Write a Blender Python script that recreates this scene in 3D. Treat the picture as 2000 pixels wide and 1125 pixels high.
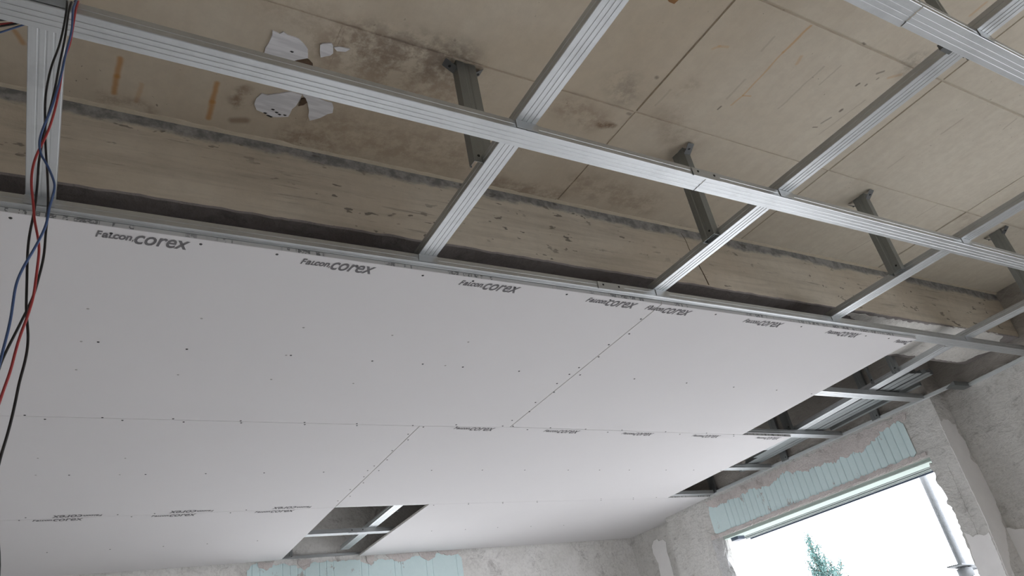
import bpy, bmesh, math, random
from mathutils import Vector, Matrix

for o in list(bpy.data.objects):
    bpy.data.objects.remove(o, do_unlink=True)
S = bpy.context.scene
COL = S.collection
rnd = random.Random(7)

# ------------------------------------------------------------------ camera
EYE = 1.55                       # height of the phone above the floor
cd = bpy.data.cameras.new('camera'); cam = bpy.data.objects.new('camera', cd); COL.objects.link(cam)
right = Vector((0.86073883, -0.48080304, -0.16720379))
down = Vector((0.11676115, 0.50618258, -0.85448583))
fwd = Vector((0.49547503, 0.71596622, 0.49183012))
mw = Matrix.Identity(4)
for i in range(3):
    mw[i][0] = right[i]; mw[i][1] = -down[i]; mw[i][2] = -fwd[i]
mw[2][3] = EYE
cam.matrix_world = mw
cd.sensor_width = 36; cd.lens = 1439.49 * 36 / 2000
cd.clip_start = 0.02; cd.clip_end = 300
S.camera = cam

# ------------------------------------------------------------------ light
W = bpy.data.worlds.new('overcast_sky'); S.world = W; W.use_nodes = True
bg = W.node_tree.nodes['Background']
bg.inputs['Color'].default_value = (0.915, 0.94, 1.03, 1)
bg.inputs['Strength'].default_value = 6.0
def portal(name, loc, rot, sx, sy):
    l = bpy.data.lights.new(name, 'AREA'); l.shape = 'RECTANGLE'; l.size = sx; l.size_y = sy
    l.cycles.is_portal = True
    o = bpy.data.objects.new(name, l); COL.objects.link(o); o.location = loc; o.rotation_euler = rot
portal('window_portal', (4.62, 3.25, 1.35), (0, math.pi/2, 0), 2.1, 1.85)
portal('side_portal', (4.78, -1.25, 1.25), (0, math.pi/2, 0), 2.1, 3.1)
portal('back_portal', (1.92, 5.62, 1.22), (-math.pi/2, 0, math.pi), 1.45, 2.2)
S.view_settings.view_transform = 'Standard'; S.view_settings.look = 'None'
S.view_settings.gamma = 1; S.view_settings.use_curve_mapping = False
S.view_settings.exposure = 0.02
S.cycles.diffuse_bounces = 8; S.cycles.max_bounces = 12; S.cycles.glossy_bounces = 5

# ------------------------------------------------------------------ materials
class NT:
    def __init__(s, name):
        s.m = bpy.data.materials.new(name); s.m.use_nodes = True
        s.t = s.m.node_tree; s.b = s.t.nodes['Principled BSDF']
        s.co = s.n('ShaderNodeTexCoord').outputs['Object']
    def n(s, typ, **k):
        x = s.t.nodes.new(typ)
        for a, v in k.items(): setattr(x, a, v)
        return x
    def l(s, a, b): s.t.links.new(a, b)
    def noise(s, scale, detail=4, rough=.6, vec=None, stretch=None, dist=0):
        v = vec or s.co
        if stretch:
            mp = s.n('ShaderNodeMapping'); mp.inputs['Scale'].default_value = stretch; s.l(v, mp.inputs[0]); v = mp.outputs[0]
        x = s.n('ShaderNodeTexNoise'); x.inputs['Scale'].default_value = scale; x.inputs['Detail'].default_value = detail
        x.inputs['Roughness'].default_value = rough; x.inputs['Distortion'].default_value = dist; s.l(v, x.inputs['Vector']); return x.outputs['Fac']
    def ramp(s, f, a, b, ca=0, cb=1):
        x = s.n('ShaderNodeMapRange'); x.interpolation_type = 'SMOOTHSTEP'
        x.inputs[1].default_value = a; x.inputs[2].default_value = b; x.inputs[3].default_value = ca; x.inputs[4].default_value = cb
        s.l(f, x.inputs[0]); return x.outputs[0]
    def math(s, op, a, b=None, clamp=False):
        x = s.n('ShaderNodeMath', operation=op); x.use_clamp = clamp
        for i, v in enumerate((a, b)):
            if v is None: continue
            if isinstance(v, (int, float)): x.inputs[i].default_value = v
            else: s.l(v, x.inputs[i])
        return x.outputs[0]
    def mix(s, f, a, b):
        x = s.n('ShaderNodeMix', data_type='RGBA')
        for i, v in ((0, f), (6, a), (7, b)):
            if isinstance(v, (int, float)): x.inputs[i].default_value = v
            elif isinstance(v, tuple): x.inputs[i].default_value = (*v, 1)
            else: s.l(v, x.inputs[i])
        return x.outputs[2]
    def sep(s, v=None):
        x = s.n('ShaderNodeSeparateXYZ'); s.l(v or s.co, x.inputs[0]); return x.outputs
    def bump(s, h, strength=.5, dist=.01):
        x = s.n('ShaderNodeBump'); x.inputs['Strength'].default_value = strength; x.inputs['Distance'].default_value = dist
        s.l(h, x.inputs['Height']); s.l(x.outputs[0], s.b.inputs['Normal'])
    def col(s, c): 
        if isinstance(c, tuple): s.b.inputs['Base Color'].default_value = (*c, 1)
        else: s.l(c, s.b.inputs['Base Color'])
    def capsule(s, vec, ax, ay, bx, by, r, soft=1.0):
        """soft mask round a segment in the plane of the slab"""
        sub = s.n('ShaderNodeVectorMath', operation='SUBTRACT'); s.l(vec, sub.inputs[0]); sub.inputs[1].default_value = (ax, ay, 0)
        dx, dy = bx-ax, by-ay; L2 = max(dx*dx+dy*dy, 1e-8)
        dot = s.n('ShaderNodeVectorMath', operation='DOT_PRODUCT'); s.l(sub.outputs[0], dot.inputs[0]); dot.inputs[1].default_value = (dx/L2, dy/L2, 0)
        t = s.math('ADD', dot.outputs['Value'], 0, clamp=True)
        sc = s.n('ShaderNodeVectorMath', operation='SCALE'); sc.inputs[0].default_value = (dx, dy, 0); s.l(t, sc.inputs['Scale'])
        d = s.n('ShaderNodeVectorMath', operation='DISTANCE'); s.l(sub.outputs[0], d.inputs[0]); s.l(sc.outputs[0], d.inputs[1])
        return s.ramp(d.outputs['Value'], r*(1+.6*soft), r*(1-.8*soft), 0, 1)

def simple(name, c, rough=.6, metal=0, var=.12, scale=20, bump=0):
    k = NT(name); f = k.noise(scale)
    k.col(k.mix(f, tuple(x*(1-var) for x in c), tuple(min(1, x*(1+var)) for x in c)))
    k.b.inputs['Roughness'].default_value = rough; k.b.inputs['Metallic'].default_value = metal
    if bump: k.bump(f, bump, .004)
    return k.m

def metal(name, c, axis):
    k = NT(name)
    st = (1, 60, 60) if axis == 'x' else (60, 1, 60)
    f = k.noise(6, 3, .6, stretch=st); g = k.noise(9, 5, .7)
    a = k.mix(f, tuple(x*.90 for x in c), tuple(min(1, x*1.08) for x in c))
    k.col(k.mix(k.ramp(g, .45, .75), a, tuple(x*.86 for x in c)))
    k.b.inputs['Metallic'].default_value = .92; k.b.inputs['Roughness'].default_value = .45
    k.bump(f, .08, .002)
    return k.m
M_GX = metal('galvanised_steel_x', (.55, .57, .58), 'x')
M_GY = metal('galvanised_steel_y', (.57, .59, .60), 'y')
M_ZL = simple('light_zinc_sheet', (.66, .70, .71), .45, .35, var=.05)
M_HANG = metal('galvanised_hanger_steel', (.30, .32, .32), 'y')
M_TAB = simple('dark_bent_steel', (.13, .135, .135), .6, .5)
M_SCREW = simple('black_screw', (.012, .012, .014), .5, .3)
M_FILLED = simple('filled_dimple', (.36, .35, .34), .9)
M_INK = simple('grey_print', (.13, .125, .13), .9, var=.25, scale=60)
M_PLASTER = simple('pale_plaster', (.88, .87, .86), .9, var=.06, scale=14, bump=.3)
M_WHITE = simple('painted_frame_white', (.46, .545, .505), .9, var=.05)
M_FRGREY = simple('frame_grey', (.30, .34, .33), .5, var=.08)
M_FRDARK = simple('frame_dark_seal', (.07, .09, .13), .5)
M_WIRE = {'black': simple('black_cable_sheath', (.012, .011, .012), .45),
          'red': simple('red_cable_sheath', (.32, .035, .035), .45),
          'blue': simple('blue_cable_sheath', (.045, .085, .20), .45)}
M_PAPER = NT('torn_white_paper')
f = M_PAPER.noise(9, 2, stretch=(1, 7, 1)); M_PAPER.col(M_PAPER.mix(M_PAPER.ramp(f, .42, .62), (.62, .62, .64), (.74, .74, .76)))
M_PAPER.b.inputs['Roughness'].default_value = .9; M_PAPER = M_PAPER.m
M_HOLE = simple('brown_cavity', (.10, .065, .04), .9, var=.5, scale=60)
M_STEEL_PIPE = simple('weathered_prop_steel', (.24, .255, .265), .7, .1, var=.25, scale=30)
M_LEAF = simple('leaf_green', (.085, .17, .155), .7, var=.3, scale=3)
M_BARK = simple('bark', (.16, .12, .09), .9)
M_GROUND = simple('outdoor_ground', (.66, .65, .62), .95, scale=.6)
M_FLOOR = simple('dusty_screed', (.70, .69, .665), .95, scale=2)
M_CORE = simple('gypsum_core', (.66, .64, .60), .9)

# plasterboard paper
def board_mat():
    k = NT('plasterboard_paper')
    f = k.noise(1.3, 3); g = k.noise(60, 3)
    c = k.mix(f, (.60, .59, .595), (.635, .625, .63))
    c = k.mix(k.ramp(g, .62, .8, 0, .10), c, (.5, .5, .5))
    k.col(c); k.b.inputs['Roughness'].default_value = .88; k.bump(g, .03, .002)
    return k.m
M_BOARD = board_mat()
def edge_mat():
    k = NT('printed_board_edge')
    x = k.sep(); a = k.noise(1, 2, .5, stretch=(95, 1, 1)); b = k.noise(1, 1, .5, stretch=(7, 1, 1)); h = k.noise(1, 1, .5, stretch=(160, 1, 260))
    m = k.math('MULTIPLY', k.ramp(a, .50, .54), k.ramp(b, .42, .5)); m = k.math('MULTIPLY', m, k.ramp(h, .40, .48))
    k.col(k.mix(m, (.47, .47, .46), (.17, .17, .17))); k.b.inputs['Roughness'].default_value = .9
    return k.m
M_EDGE = edge_mat()

# cast slab, plywood formed
def slab_mat():
    k = NT('formed_concrete_beige')
    w = k.noise(14, 4); 
    wv = k.n('ShaderNodeVectorMath', operation='SCALE'); 
    cmb = k.n('ShaderNodeCombineXYZ'); k.l(k.math('SUBTRACT', w, .5), cmb.inputs[0]); k.l(k.math('SUBTRACT', k.noise(11, 4, stretch=(1.3, .8, 1)), .5), cmb.inputs[1])
    k.l(cmb.outputs[0], wv.inputs[0]); wv.inputs['Scale'].default_value = .05
    xy = k.n('ShaderNodeVectorMath', operation='MULTIPLY'); k.l(k.co, xy.inputs[0]); xy.inputs[1].default_value = (1, 1, 0)
    ad = k.n('ShaderNodeVectorMath', operation='ADD'); k.l(xy.outputs[0], ad.inputs[0]); k.l(wv.outputs[0], ad.inputs[1]); P = ad.outputs[0]
    w2 = k.n('ShaderNodeVectorMath', operation='SCALE'); k.l(cmb.outputs[0], w2.inputs[0]); w2.inputs['Scale'].default_value = .012
    ad2 = k.n('ShaderNodeVectorMath', operation='ADD'); k.l(xy.outputs[0], ad2.inputs[0]); k.l(w2.outputs[0], ad2.inputs[1]); P2 = ad2.outputs[0]
    big = k.noise(1.1, 5, .6); fine = k.noise(24, 6, .7); grain = k.noise(3.0, 5, .65, stretch=(9, .8, 1), dist=.4)
    inf = k.n('ShaderNodeObjectInfo').outputs['Random']
    c = k.mix(k.ramp(big, .35, .65), (.490, .415, .310), (.580, .515, .410))
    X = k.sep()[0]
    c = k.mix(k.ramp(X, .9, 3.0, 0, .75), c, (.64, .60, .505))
    c = k.mix(k.ramp(grain, .35, .75, 0, .22), c, (.44, .35, .26))
    c = k.mix(k.ramp(fine, .35, .65, 0, .2), c, (.36, .31, .25))
    c = k.mix(k.math('MULTIPLY', inf, .16), c, (.42, .39, .34))
    pits = k.noise(75, 2, .5); pm = k.math('MULTIPLY', k.ramp(pits, .70, .76), k.ramp(k.noise(4, 3), .48, .64))
    c = k.mix(k.math('MULTIPLY', pm, .75), c, (.10, .085, .07))
    # stains with a place of their own: rust lines, damp brown areas
    for (ax, ay, bx, by, r, colr, st) in STAINS:
        m = k.capsule(P if r > .0125 else P2, ax, ay, bx, by, r); m = k.math('MULTIPLY', m, st)
        if r > .0125: m = k.math('MULTIPLY', m, k.ramp(k.noise(19, 6, .7), .36, .62))
        c = k.mix(m, c, colr)
    k.col(c); k.b.inputs['Roughness'].default_value = .82; k.b.inputs['Specular IOR Level'].default_value = .35
    k.bump(k.math('ADD', fine, k.math('MULTIPLY', pm, -1.5)), .18, .004)
    return k.m
RUST = (.42, .21, .06); BRN = (.23, .16, .11); DK = (.17, .14, .115)
def _px(pts, r_, c_, s_): return [(a[0], a[1], b[0], b[1], r_, c_, s_) for a, b in zip(pts, pts[1:])]
OR = (.50, .30, .14); FT = (.36, .31, .25)
STAINS = (_px([(0.003, 1.472, 3.080), (0.001, 1.534, 3.080), (0.000, 1.594, 3.080)], .0075, RUST, .75) + _px([(0.228, 1.476, 3.080), (0.230, 1.548, 3.080), (0.229, 1.613, 3.080)], .0075, RUST, .75)
 + _px([(0.057, 1.542, 3.080), (0.055, 1.609, 3.080)], .006, RUST, .35) + _px([(-0.212, 1.466, 3.080), (-0.197, 1.497, 3.080)], .007, RUST, .6)
 + _px([(1.686, 0.716, 3.080), (1.685, 0.820, 3.080)], .0045, OR, .75) + _px([(1.685, 0.820, 3.080), (1.694, 1.000, 3.080)], .0035, OR, .6) + _px([(1.722, 0.994, 3.080), (1.695, 1.001, 3.080), (1.689, 1.046, 3.080)], .0035, OR, .55)
 + _px([(1.754, 0.811, 3.080), (1.763, 0.839, 3.080)], .006, OR, .45) + _px([(1.463, 0.889, 3.080), (1.475, 0.875, 3.080), (1.501, 0.869, 3.080)], .005, OR, .4) + _px([(2.146, 0.451, 3.080), (2.146, 0.499, 3.080)], .005, OR, .5)
 + _px([(2.152, 0.741, 3.080), (2.122, 0.767, 3.080)], .006, OR, .45)
 + _px([(1.476, 0.998, 3.080), (1.600, 0.792, 3.080)], .003, FT, .0) + _px([(1.611, 0.788, 3.080), (1.613, 0.839, 3.080)], .004, FT, .5) + _px([(1.650, 0.945, 3.080), (1.654, 1.028, 3.080)], .004, FT, .5)
 + _px([(1.860, 0.814, 3.080), (1.861, 1.003, 3.080)], .0035, FT, .55) + _px([(1.913, 0.790, 3.080), (1.911, 0.874, 3.080)], .003, FT, .55) + _px([(1.449, 1.062, 3.080), (1.444, 1.132, 3.080)], .004, FT, .5)
 + _px([(2.598, 0.799, 3.080), (2.596, 0.882, 3.080)], .0035, FT, .6) + _px([(2.821, 0.722, 3.080), (2.830, 0.775, 3.080)], .0035, FT, .6) + _px([(2.566, 1.018, 3.080), (2.568, 1.088, 3.080)], .003, FT, .5)
 + _px([(2.133, 0.865, 3.080), (2.114, 1.044, 3.080)], .003, FT, .5) + _px([(2.980, 1.478, 3.080), (2.959, 1.589, 3.080)], .003, FT, .6) + _px([(3.044, 1.187, 3.080), (3.039, 1.282, 3.080)], .003, FT, .5)
 + _px([(1.660, 1.063, 3.080), (1.659, 1.076, 3.080)], .0035, DK, .9) + _px([(2.042, 0.820, 3.080), (2.039, 0.830, 3.080)], .004, DK, .95) + _px([(2.071, 0.814, 3.080), (2.071, 0.818, 3.080)], .004, DK, .8)
 + _px([(2.064, 0.768, 3.080), (2.079, 0.754, 3.080)], .004, DK, .7) + _px([(2.088, 0.780, 3.080), (2.087, 0.785, 3.080)], .003, DK, .7) + _px([(2.090, 0.928, 3.080), (2.089, 0.936, 3.080)], .005, DK, .95)
 + _px([(2.074, 1.000, 3.080), (2.084, 0.970, 3.080)], .004, DK, .6) + _px([(2.060, 1.025, 3.080), (2.075, 1.020, 3.080)], .003, DK, .8) + _px([(1.905, 0.700, 3.080), (1.919, 0.703, 3.080)], .004, DK, .8)
 + _px([(1.372, 1.038, 3.080), (1.375, 1.039, 3.080)], .006, DK, .7) + _px([(1.380, 1.191, 3.080), (1.388, 1.191, 3.080)], .006, DK, .6) + _px([(0.751, 1.126, 3.080), (0.751, 1.126, 3.080)], .004, DK, .5)
 + [(a[0], a[1], a[0]+.05, a[1]+.03, .05, DK, .45) for a in [(2.130, 0.688, 3.080), (1.274, 1.092, 3.080)]]
 + _px([(0.288, 1.483, 3.080), (0.292, 1.526, 3.080)], .022, BRN, .85) + _px([(0.292, 1.600, 3.080), (0.324, 1.589, 3.080)], .012, BRN, .7) + _px([(-0.025, 1.618, 3.080), (0.083, 1.623, 3.080)], .022, BRN, .5)
 + _px([(0.564, 1.222, 3.080), (0.771, 1.192, 3.080)], .075, DK, .72) + _px([(0.525, 1.269, 3.080), (0.812, 1.280, 3.080)], .10, BRN, .55) + _px([(0.545, 1.555, 3.080), (0.931, 1.535, 3.080)], .10, BRN, .42)
 + _px([(0.446, 1.623, 3.080), (0.533, 1.617, 3.080)], .05, BRN, .5) + _px([(1.123, 1.621, 3.080), (1.376, 1.631, 3.080)], .04, BRN, .6) + _px([(1.184, 1.234, 3.080), (1.294, 1.254, 3.080)], .05, BRN, .5)
 + _px([(1.324, 1.263, 3.080), (1.370, 1.255, 3.080)], .013, (.16, .10, .06), .9) + _px([(1.427, 1.541, 3.080), (1.748, 1.568, 3.080)], .07, BRN, .42) + _px([(1.985, 1.636, 3.080), (2.090, 1.661, 3.080)], .04, BRN, .35)
 + _px([(1.515, 1.166, 3.080), (1.686, 1.262, 3.080)], .06, BRN, .3) + _px([(0.330, 1.175, 3.080), (0.440, 1.213, 3.080)], .07, BRN, .28) + _px([(3.281, 1.213, 3.080), (3.471, 1.303, 3.080)], .03, BRN, .35)
 + _px([(1.497, 1.023, 3.080), (1.480, 1.051, 3.080)], .03, BRN, .3))
M_SLAB = slab_mat()

def beam_mat():
    k = NT('formed_concrete_beam')
    X, Y, Z = k.sep()
    big = k.noise(1.6, 5); grain = k.noise(2.2, 6, .65, stretch=(1, 1, 14), dist=.5); fine = k.noise(26, 5, .7)
    c = k.mix(k.ramp(big, .35, .65), (.50, .44, .35), (.59, .54, .45))
    c = k.mix(k.ramp(grain, .40, .70, 0, .42), c, (.30, .26, .21))
    c = k.mix(k.math('MULTIPLY', k.ramp(k.noise(3.2, 5, .7, stretch=(1, 1, 22), dist=.3), .60, .68), .5), c, (.17, .15, .13))
    c = k.mix(k.ramp(fine, .4, .7, 0, .15), c, (.28, .25, .21))
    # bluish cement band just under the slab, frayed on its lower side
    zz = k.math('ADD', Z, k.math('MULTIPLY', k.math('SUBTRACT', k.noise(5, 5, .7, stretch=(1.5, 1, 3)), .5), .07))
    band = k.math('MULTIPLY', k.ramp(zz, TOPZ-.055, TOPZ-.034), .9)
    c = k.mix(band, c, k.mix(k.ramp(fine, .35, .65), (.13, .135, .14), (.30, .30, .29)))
    pits = k.noise(30, 2, .5, stretch=(.7, 1, 1.6)); pm = k.math('MULTIPLY', k.ramp(pits, .655, .70), k.ramp(k.noise(3, 3), .40, .58))
    c = k.mix(k.math('MULTIPLY', pm, .75), c, (.09, .08, .07))
    k.col(c); k.b.inputs['Roughness'].default_value = .85; k.bump(k.math('ADD', fine, k.math('MULTIPLY', pm, -1.5)), .3, .006)
    return k.m
TOPZ = EYE + 1.53
M_BEAM = beam_mat()

def rough_mat(name, a, b, dark, scale=1.0, bump=.9, streak=(1, 1, 1), shade_z=None):
    k = NT(name)
    big = k.noise(2.2*scale, 6, .65); mid = k.noise(9*scale, 6, .7, stretch=streak, dist=.6); fine = k.noise(55*scale, 4, .7)
    c = k.mix(k.ramp(big, .35, .65), a, b)
    c = k.mix(k.ramp(mid, .54, .70, 0, .62), c, dark)
    c = k.mix(k.ramp(fine, .4, .7, 0, .2), c, dark)
    cr = k.noise(7*scale, 8, .75, dist=1.2); crm = k.ramp(k.math('ABSOLUTE', k.math('SUBTRACT', cr, .5)), .014, .0, 0, .42)
    crm = k.math('MULTIPLY', crm, k.ramp(k.noise(3*scale, 2), .44, .56)); c = k.mix(crm, c, tuple(x*.5 for x in dark))
    if shade_z:      # shade on the wall above ceiling level, painted in as darker brown
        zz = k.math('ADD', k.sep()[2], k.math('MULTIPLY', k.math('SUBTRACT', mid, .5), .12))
        c = k.mix(k.math('MULTIPLY', k.ramp(zz, shade_z-.02, shade_z+.03), .85), c, k.mix(mid, (.42, .39, .35), (.24, .215, .19)))
    k.col(c); k.b.inputs['Roughness'].default_value = .95; k.b.inputs['Specular IOR Level'].default_value = .2
    k.bump(k.math('ADD', k.math('MULTIPLY', mid, 1.6), k.math('MULTIPLY', fine, .5)), bump, .012)
    return k.m
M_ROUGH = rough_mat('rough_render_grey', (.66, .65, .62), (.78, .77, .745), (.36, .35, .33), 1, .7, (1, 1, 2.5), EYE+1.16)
M_ROUGHW = rough_mat('rough_render_warm', (.76, .75, .72), (.86, .85, .83), (.36, .34, .325), 1, .5)
M_RSLAB = rough_mat('rough_rear_slab', (.60, .575, .55), (.70, .675, .65), (.36, .335, .31), 1.3, .6)
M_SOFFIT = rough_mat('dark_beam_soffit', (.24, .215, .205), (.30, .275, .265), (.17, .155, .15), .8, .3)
M_MORTAR = rough_mat('mauve_mortar', (.66, .61, .59), (.76, .71, .69), (.43, .385, .36), 1.5, .8)
M_JAMB = rough_mat('broken_masonry', (.62, .62, .61), (.75, .75, .75), (.30, .29, .28), 1.6, .9)

def xps_mat():
    k = NT('blue_green_insulation_foam')
    f = k.noise(30, 5, .7); g = k.noise(8, 6, .75, stretch=(1, 1, .6))
    c = k.mix(f, (.66, .82, .83), (.75, .90, .91))
    c = k.mix(k.ramp(g, .60, .66, 0, .75), c, (.40, .365, .35))
    k.col(c); k.b.inputs['Roughness'].default_value = .8; k.bump(f, .2, .004)
    return k.m
M_XPS = xps_mat()

# ------------------------------------------------------------------ mesh helpers
def mesh_obj(name, verts, faces, mat, parent=None, mats=None, midx=None, smooth=False):
    me = bpy.data.meshes.new(name); me.from_pydata([tuple(v) for v in verts], [], faces)
    for m in (mats or [mat]): me.materials.append(m)
    if midx:
        for p, i in zip(me.polygons, midx): p.material_index = i
    if smooth:
        for p in me.polygons: p.use_smooth = True
    me.validate(); me.update()
    bm = bmesh.new(); bm.from_mesh(me); bmesh.ops.recalc_face_normals(bm, faces=bm.faces); bm.to_mesh(me); bm.free()
    o = bpy.data.objects.new(name, me); COL.objects.link(o)
    if parent: o.parent = parent
    return o
def tag(o, label=None, cat=None, group=None, kind=None):
    if label: o['label'] = label
    if cat: o['category'] = cat
    if group: o['group'] = group
    if kind: o['kind'] = kind
    return o
def struct(o, label=None): return tag(o, label, None, None, 'structure')
BF = [(0, 1, 2, 3), (7, 6, 5, 4), (0, 4, 5, 1), (1, 5, 6, 2), (2, 6, 7, 3), (3, 7, 4, 0)]
def box(name, a, b, mat, parent=None):
    x0, y0, z0 = a; x1, y1, z1 = b
    v = [(x0, y0, z0), (x1, y0, z0), (x1, y1, z0), (x0, y1, z0), (x0, y0, z1), (x1, y0, z1), (x1, y1, z1), (x0, y1, z1)]
    return mesh_obj(name, v, BF, mat, parent)
def boxes(name, lst, mat, parent=None):
    V = []; F = []
    for a, b in lst:
        k = len(V); x0, y0, z0 = a; x1, y1, z1 = b
        V += [(x0, y0, z0), (x1, y0, z0), (x1, y1, z0), (x0, y1, z0), (x0, y0, z1), (x1, y0, z1), (x1, y1, z1), (x0, y1, z1)]
        F += [tuple(i+k for i in f) for f in BF]
    return mesh_obj(name, V, F, mat, parent)
def prism(name, pts, vec, mat, parent=None, mats=None, midx=None):
    """closed outline pushed along vec"""
    n = len(pts); vec = Vector(vec)
    v = [Vector(p) for p in pts] + [Vector(p)+vec for p in pts]
    f = [tuple(range(n)), tuple(range(2*n-1, n-1, -1))] + [(i, (i+1) % n, n+(i+1) % n, n+i) for i in range(n)]
    return mesh_obj(name, v, f, mat, parent, mats, midx)
def strip_extrude(name, prof, A, B, U, Vv, mat, th=.0008, parent=None):
    """thin sheet profile [(u,v)...] swept from A to B, sheet thickness th"""
    n = len(prof); pts = []
    for i, (u, v) in enumerate(prof):
        p0 = prof[max(i-1, 0)]; p1 = prof[min(i+1, n-1)]
        t = Vector((p1[0]-p0[0], p1[1]-p0[1])).normalized(); pts.append((u - t.y*th, v + t.x*th))
    loop = list(prof) + pts[::-1]; m = len(loop)
    A = Vector(A); B = Vector(B); U = Vector(U).normalized(); Vv = Vector(Vv).normalized()
    vs = [A+U*u+Vv*v for u, v in loop] + [B+U*u+Vv*v for u, v in loop]
    f = [(i, (i+1) % m, m+(i+1) % m, m+i) for i in range(m)]
    for i in range(n-1):
        f.append((i, i+1, m-2-i, m-1-i)); f.append((m+i, m+m-1-i, m+m-2-i, m+i+1))
    return mesh_obj(name, vs, f, mat, parent)
def tube(name, pts, r, mat, parent=None, seg=8, cyc=False):
    cu = bpy.data.curves.new(name, 'CURVE'); cu.dimensions = '3D'; cu.bevel_depth = r; cu.bevel_resolution = max(1, seg//4); cu.use_fill_caps = True
    sp = cu.splines.new('NURBS'); sp.points.add(len(pts)-1)
    for q, p in zip(sp.points, pts): q.co = (*p, 1)
    sp.order_u = 4 if len(pts) > 3 else 2; sp.use_endpoint_u = True; sp.resolution_u = 4; sp.use_cyclic_u = cyc
    t = bpy.data.objects.new('tmp', cu); COL.objects.link(t)
    me = bpy.data.meshes.new_from_object(t.evaluated_get(bpy.context.evaluated_depsgraph_get())); bpy.data.objects.remove(t)
    me.materials.clear(); me.materials.append(mat)
    for p in me.polygons: p.use_smooth = True
    o = bpy.data.objects.new(name, me); COL.objects.link(o)
    if parent: o.parent = parent
    return o
def ragged(pts, step=.012, amp=.006, seed=1):
    """roughen the outline of a polygon (all points in one plane)"""
    r = random.Random(seed); out = []; n = len(pts)
    for i in range(n):
        a = Vector(pts[i]); b = Vector(pts[(i+1) % n]); k = max(1, int((b-a).length/step))
        for j in range(k):
            p = a.lerp(b, j/k); out.append(p + Vector((r.uniform(-amp, amp), r.uniform(-amp, amp), r.uniform(-amp, amp))))
    return out
def flat_patch(name, pts, axis, off, th, mat, parent=None, step=.012, amp=.005, seed=1):
    """ragged thin layer lying on a plane: axis 'x','y','z'; off = coordinate of the wall face; th = signed thickness"""
    i = 'xyz'.index(axis); P = ragged(pts, step, amp, seed) if step else [Vector(p) for p in pts]
    for p in P: p[i] = off
    v = [0, 0, 0]; v[i] = th
    return prism(name, P, v, mat, parent)

# ------------------------------------------------------------------ the room
H = EYE + 1.132                  # underside of the plasterboard
HC = H + .0125                   # underside of the lower channels
HY = HC + .027                   # underside of the upper channels
XW = 4.24                        # window wall face
YB = 5.262                       # back wall face
YR = -3.6                        # wall behind the photographer
XL = -3.2
ZB = EYE + 1.26                  # beam underside

struct(box('ground_outside', (-60, -60, -.35), (90, 90, -.25), M_GROUND))
struct(box('floor', (XL-.3, YR-.3, -.2), (XW+.4, YB+.4, 0), M_FLOOR))

# slab of the front bay: one imprint per formwork sheet
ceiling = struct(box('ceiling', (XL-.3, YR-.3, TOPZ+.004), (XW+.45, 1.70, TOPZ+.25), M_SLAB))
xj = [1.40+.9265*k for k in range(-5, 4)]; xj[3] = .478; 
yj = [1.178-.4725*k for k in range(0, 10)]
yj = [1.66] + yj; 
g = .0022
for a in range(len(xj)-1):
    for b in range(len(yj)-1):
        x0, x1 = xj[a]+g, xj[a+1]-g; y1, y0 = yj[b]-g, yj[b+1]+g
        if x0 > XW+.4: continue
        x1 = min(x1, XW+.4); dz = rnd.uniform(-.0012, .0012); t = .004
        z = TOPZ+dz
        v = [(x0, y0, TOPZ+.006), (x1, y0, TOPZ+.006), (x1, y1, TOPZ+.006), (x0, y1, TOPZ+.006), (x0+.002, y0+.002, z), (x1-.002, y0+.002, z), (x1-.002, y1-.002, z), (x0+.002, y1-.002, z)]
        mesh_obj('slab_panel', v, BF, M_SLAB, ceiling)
# rear bay and its slab
rear = struct(box('ceiling_rear', (XL-.3, 1.95, TOPZ+.0), (XW+.45, YB+.4, TOPZ+.25), M_RSLAB))

# beam: front face, underside, with a chipped lower arris
def beam():
    V = []; F = []; MI = []
    n = 420; x0, x1 = XL-.3, XW+.4
    r = random.Random(5); jag = 0
    rows = []
    for i in range(n+1):
        x = x0+(x1-x0)*i/n
        jag = .6*jag + r.uniform(-.0017, .0017) + (r.uniform(.001, .004) if r.random() < .03 else 0)
        zb = ZB + jag + .0008*math.sin(x*7)
        top = TOPZ + .006
        rows.append([(x, 1.652, top), (x, 1.650+.0015*math.sin(x*9), TOPZ-.03), (x, 1.650, zb+.05), (x, 1.651, zb+.004), (x, 1.655+abs(jag)*.5, zb), (x, 1.70, ZB+.003), (x, 1.985, ZB), (x, 1.985, top)])
    for rw in rows: V += rw
    k = len(rows[0])
    for i in range(n):
        for j in range(k):
            a = i*k+j; b = i*k+(j+1) % k
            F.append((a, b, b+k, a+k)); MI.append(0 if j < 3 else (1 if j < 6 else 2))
    F.append(tuple(range(k))); MI.append(0); F.append(tuple(range(n*k, n*k+k))[::-1]); MI.append(0)
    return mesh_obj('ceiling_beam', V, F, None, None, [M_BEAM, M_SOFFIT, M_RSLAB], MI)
bm_ = struct(beam())
# cream mortar fin where slab meets beam
fin = [(XL-.3+(XW+.6-XL)*i/300, 1.640+rnd.uniform(-.003, .003), TOPZ-.001) for i in range(301)]
V = []; F = []
for i, p in enumerate(fin):
    V += [(p[0], p[1], TOPZ+.003), (p[0], p[1]+.003, TOPZ-.0025), (p[0], 1.654, TOPZ-.007), (p[0], 1.66, TOPZ+.003)]
    if i: F += [(4*i-4+j, 4*i-4+(j+1) % 4, 4*i+(j+1) % 4, 4*i+j) for j in range(4)]
M_FIN = simple('cream_grout', (.50, .44, .34), .9, var=.2, scale=30)
mesh_obj('mortar_fin', V, F, M_FIN, bm_)
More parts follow.
